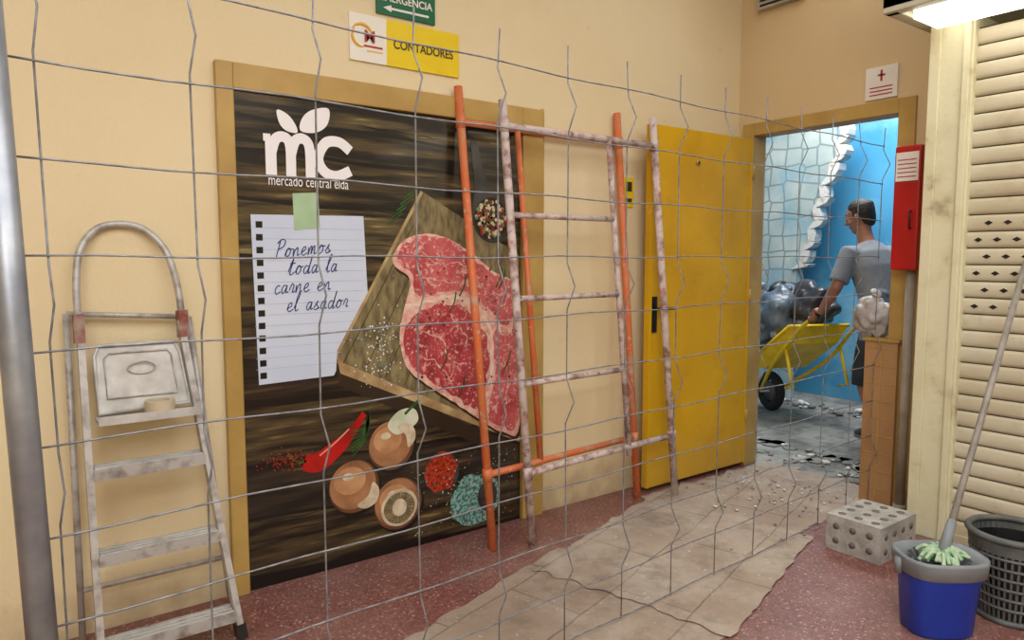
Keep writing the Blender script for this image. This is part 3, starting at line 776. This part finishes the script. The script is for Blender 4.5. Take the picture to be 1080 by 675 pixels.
sack(b,tr(.24,.06,.22),(.17,.22,.17),m_sack,8);sack(b,tr(-.08,-.02,.50),(.15,.19,.12),m_sack2,11)
b.tube(cr([tr(.02,.12,.52),tr(.0,.14,.60),tr(-.03,.18,.66)],4,False),[.07,.055,.04,.03,.026,.036,.045,.04,.03],m_sack,14)
for k in range(8): b.ell(tr(random.uniform(-.25,.3),random.uniform(-.22,.22),.10+random.uniform(0,.05)),(.05,.04,.035),random.choice([m_rub,m_brick]),8,6,amp=.6,seed=k)
b.build('debris_load',wb)
# ---------------- man
man=empty('man')
m_skin=M('skin',(168,114,88),(156,102,76),scale=9,rough=.55)
m_shirt=M('tshirt_grey',(140,143,150),(120,123,130),scale=7,rough=.85,bump=.6,bscale=9)
m_short=M('shorts_navy',(60,62,70),(44,46,54),scale=7,rough=.85,bump=.4,bscale=10)
m_hair=M('hair_dark',(30,22,18),(46,34,26),scale=60,rough=.6,bump=.6,bscale=80)
m_shoe=M('shoe_dark',(46,44,46),(70,66,64),scale=12,rough=.7)
m_sock=M('sock',(120,116,112),rough=.9)
def q(f,l,z): return P+F*f+Lf_*l+V((0,0,z))
legs={1:[q(-.04,.10,.90),q(-.02,.115,.70),q(.01,.12,.49),q(-.09,.12,.33),q(-.22,.12,.10)],-1:[q(-.04,-.10,.90),q(.07,-.11,.71),q(.18,-.11,.50),q(.17,-.11,.33),q(.15,-.11,.10)]}
b=MB()
b.tube([q(-.04,0,.88),q(-.035,0,.98),q(.015,0,1.13),q(.09,0,1.30),q(.145,0,1.43),q(.17,0,1.50)],[(.10,.15),(.105,.15),(.10,.14),(.115,.165),(.10,.17),(.06,.09)],m_skin,20,up=F)
b.tube([q(.155,0,1.45),q(.20,0,1.535),q(.235,0,1.62)],[.065,.056,.056],m_skin,16,up=F)
for s_ in (1,-1):
    lg=legs[s_]
    b.tube(cr(lg,3,False),[(.088,.085),(.086,.083),(.082,.08),(.076,.074),(.068,.066),(.060,.059),(.056,.055),(.059,.056),(.064,.059),(.066,.060),(.056,.050),(.043,.040),(.036,.036)],m_skin,14,up=F)
    b.tube([lg[4]+V((0,0,.02)),lg[4]+V((0,0,-.05))],[.036,.034],m_skin,12)
G_={}
for s_ in (1,-1):
    g=Gm+Lf_*.26*s_+V((0,0,.94));sh=q(.145,.185*s_,1.42)
    wr=g+V((0,0,.037))-F*.075+Lf_*.012*s_
    mid=(sh+wr)/2;el=mid+Lf_*.06*s_-F*.10+V((0,0,-.02))
    G_[s_]=(sh,el,wr,g)
    b.tube([q(.14,.12*s_,1.43),sh,(sh+el)/2,el,(el*.6+wr*.4),wr],[.055,.058,.048,.041,.040,.027],m_skin,14)
    outv=Lf_*s_;pc=g+V((0,0,.030))-gd*.01
    b.tube([wr,pc-gd*.035+V((0,0,.004)),pc+gd*.035],[(.018,.028),(.017,.040),(.013,.040)],m_skin,12,up=V((0,0,1)))
    upv=outv.cross(gd).normalized()
    if upv.z<0: upv=-upv
    for i,ln in enumerate((.92,1.0,.95,.8)):
        cc=g+gd*(.040-.024*i);pts=[];n=7
        for k in range(n):
            a=math.radians(95-k*(200*ln)/(n-1));pts.append(cc+(outv*math.cos(a)+upv*math.sin(a))*.0275)
        b.tube(pts,[.0095,.0095,.009,.009,.0085,.008,.0065],m_skin,8)
    th=[pc-gd*.02-outv*.03,g-outv*.032+gd*.01+upv*.008,g-outv*.026+gd*.035-upv*.010,g-outv*.008+gd*.05-upv*.026]
    b.tube(th,[.014,.012,.010,.008],m_skin,8)
Hf=V((-.25,.97,0)).normalized();Hl=V((-Hf.y,Hf.x,0));Hu=(V((0,0,1))+Hf*.2).normalized();Hf2=Hl.cross(Hu).normalized()
HC=q(.265,0,1.70)
RT=Matrix((Hf2,Hl,Hu)).transposed()
def hp(x,y,z): return HC+RT@V((x,y,z))
ringsH=[(-.118,.058,.018,.018),(-.105,.048,.042,.036),(-.085,.030,.064,.050),(-.05,.012,.086,.063),(-.01,.0,.095,.071),(.03,-.004,.099,.076),(.07,-.008,.090,.070),(.10,-.010,.066,.052),(.115,-.010,.036,.03),(.12,-.01,.01,.01)]
b.tube([hp(fx,0,z) for z,fx,a,w in ringsH],[(a,w) for z,fx,a,w in ringsH],m_skin,20,up=Hf2)
b.tube([hp(.088,0,.018),hp(.102,0,-.01),hp(.110,0,-.032),hp(.092,0,-.042)],[.008,.010,.014,.010],m_skin,10)
b.tube([hp(.086,-.045,.022),hp(.094,-.02,.028),hp(.094,.02,.028),hp(.086,.045,.022)],[.005,.008,.008,.005],m_skin,8)
for s_ in (1,-1):
    b.ell(hp(.012,.079*s_,-.008),(.018,.011,.033),m_skin,12,8,T=RT)
    b.ell(hp(.062,.035*s_,-.03),(.028,.024,.024),m_skin,12,8,T=RT)
b.build('body',man,remesh=.006,smoothit=2)
b=MB()
rh=[(-.082,-.060,.030,.040),(-.06,-.053,.048,.060),(-.02,-.046,.062,.076),(.02,-.036,.078,.084),(.05,-.018,.094,.085),(.08,-.012,.094,.080),(.105,-.010,.080,.066),(.125,-.010,.052,.045),(.136,-.010,.02,.02)]
b.tube([hp(fx,0,z) for z,fx,a,w in rh],[(a,w) for z,fx,a,w in rh],m_hair,24,up=Hf2)
for s_ in (1,-1): b.ell(hp(.022,.072*s_,.02),(.016,.010,.035),m_hair,12,8,T=RT)
b.build('hair',man,remesh=.006)
b=MB()
m_eye=M('eye_white',(230,226,220),rough=.3)
for s_ in (1,-1):
    b.ell(hp(.079,.031*s_,.002),(.009,.012,.006),m_eye,12,8,T=RT);b.ell(hp(.086,.031*s_,.002),(.004,.005,.005),m_black,10,6,T=RT)
    b.tube([hp(.094,.016*s_,.034),hp(.092,.034*s_,.038),hp(.082,.048*s_,.03)],.0035,m_hair,6)
b.ell(hp(.083,0,-.066),(.010,.024,.007),M('lips',(150,84,74),rough=.5),12,8,T=RT)
b.build('face_details',man)
b=MB()
b.tube([q(-.05,0,.80),q(-.048,0,.88),q(-.035,0,.98),q(.015,0,1.13),q(.09,0,1.30),q(.14,0,1.41),q(.165,0,1.483),q(.173,0,1.503)],[(.140,.208),(.138,.202),(.130,.188),(.124,.176),(.134,.188),(.12,.188),(.075,.115),(.062,.075)],m_shirt,24,up=F)
for s_ in (1,-1):
    sh,el,wr,g=G_[s_]
    b.tube([q(.14,.10*s_,1.42),sh+V((0,0,.005)),sh+(el-sh)*.45,sh+(el-sh)*.85],[.068,.072,.068,.072],m_shirt,16)
for (l1,z1,l2,z2) in [(-.12,.90,.10,.96),(-.06,.99,.13,1.02),(-.12,1.10,.05,1.05),(.12,1.16,-.02,1.10)]:
    fz=lambda z:-.160+max(0,(z-.97))*.34
    b.tube([q(fz(z1)+.03,l1,z1),q(fz((z1+z2)/2)+.01,(l1*2+l2)/3,(z1*2+z2)/3),q(fz((z1+z2)/2)+.01,(l1+2*l2)/3,(z1+2*z2)/3),q(fz(z2)+.03,l2,z2)],[.014,.022,.022,.014],m_shirt,10)
b.build('t_shirt',man,remesh=.008,smoothit=8)
b=MB()
b.tube([q(-.05,0,.78),q(-.05,0,.86),q(-.04,0,.95)],[(.115,.165),(.122,.17),(.110,.155)],m_short,20,up=F)
for s_ in (1,-1):
    lg=legs[s_];b.tube([lg[0]+V((0,0,-.06)),lg[1],lg[2]+V((0,0,.04)),lg[2]+V((0,0,-.02))],[(.11,.092),(.10,.095),(.088,.088),(.088,.088)],m_short,16,up=F)
b.build('shorts',man,remesh=.008,smoothit=2)
b=MB()
for s_ in (1,-1):
    a=legs[s_][4];base_=V((a.x,a.y,0))
    b.tube([a+V((0,0,.02)),a+V((0,0,-.03))],.040,m_sock,12)
    pts=[base_-F*.075+V((0,0,.045)),base_-F*.05+V((0,0,.055)),base_+V((0,0,.058)),base_+F*.07+V((0,0,.048)),base_+F*.14+V((0,0,.036)),base_+F*.185+V((0,0,.028))]
    b.tube(pts,[(.030,.025),(.052,.036),(.055,.040),(.045,.044),(.034,.046),(.020,.028)],m_shoe,14,up=V((0,0,1)))
    b.tube([base_-F*.08+V((0,0,.011)),base_-F*.04+V((0,0,.011)),base_+F*.06+V((0,0,.011)),base_+F*.15+V((0,0,.011)),base_+F*.19+V((0,0,.011))],[(.011,.028),(.011,.038),(.011,.042),(.011,.046),(.011,.026)],m_gray,14,up=V((0,0,1)),power=3)
b.build('shoes',man)

# ------------------------------------------------------------------ lights
def area(name,loc,sx,sy,pw,col=(1,1,1)):
    l=bpy.data.lights.new(name,'AREA');l.shape='RECTANGLE';l.size=sx;l.size_y=sy;l.energy=pw;l.color=col
    o=bpy.data.objects.new(name,l);o.location=loc;scene.collection.objects.link(o)
LC=(.97,.985,1.0)
area('ceiling_lamp_light',(.7,-.2,H-.06),3.4,2.6,100,LC)
area('ceiling_lamp_light.001',(-1.2,-1.9,H-.06),2.4,1.4,100,LC)
area('ceiling_lamp_light.002',(3.0,2.0,H-.06),1.4,.8,8,LC)
area('beyond_lamp_light',(5.6,3.1,H-.06),1.6,1.2,100,(.94,.98,1))
m_fix=M('lamp_housing',(240,240,236),emit=1.0)
b=MB();b.box((-1.0,-1.5,H-.05),(2.4,1.1,H),m_fix);b.build('ceiling_lamp')
b=MB();b.box((-2.4,-2.6,H-.05),(0,-1.6,H),m_fix);b.build('ceiling_lamp.001')
w=bpy.data.worlds.new('w');scene.world=w;w.use_nodes=True;w.node_tree.nodes['Background'].inputs[0].default_value=(.9,.95,1,1);w.node_tree.nodes['Background'].inputs[1].default_value=.4

# ------------------------------------------------------------------ camera
cam=bpy.data.cameras.new('camera');cam.sensor_width=36;cam.lens=25.0;cam.clip_start=.02
co=bpy.data.objects.new('camera',cam);scene.collection.objects.link(co);scene.camera=co
fwd=V((.592*.9961,.806*.9961,-.0883)).normalized()
co.location=(0,0,1.4);co.rotation_euler=fwd.to_track_quat('-Z','Y').to_euler()
scene.view_settings.view_transform='Standard'
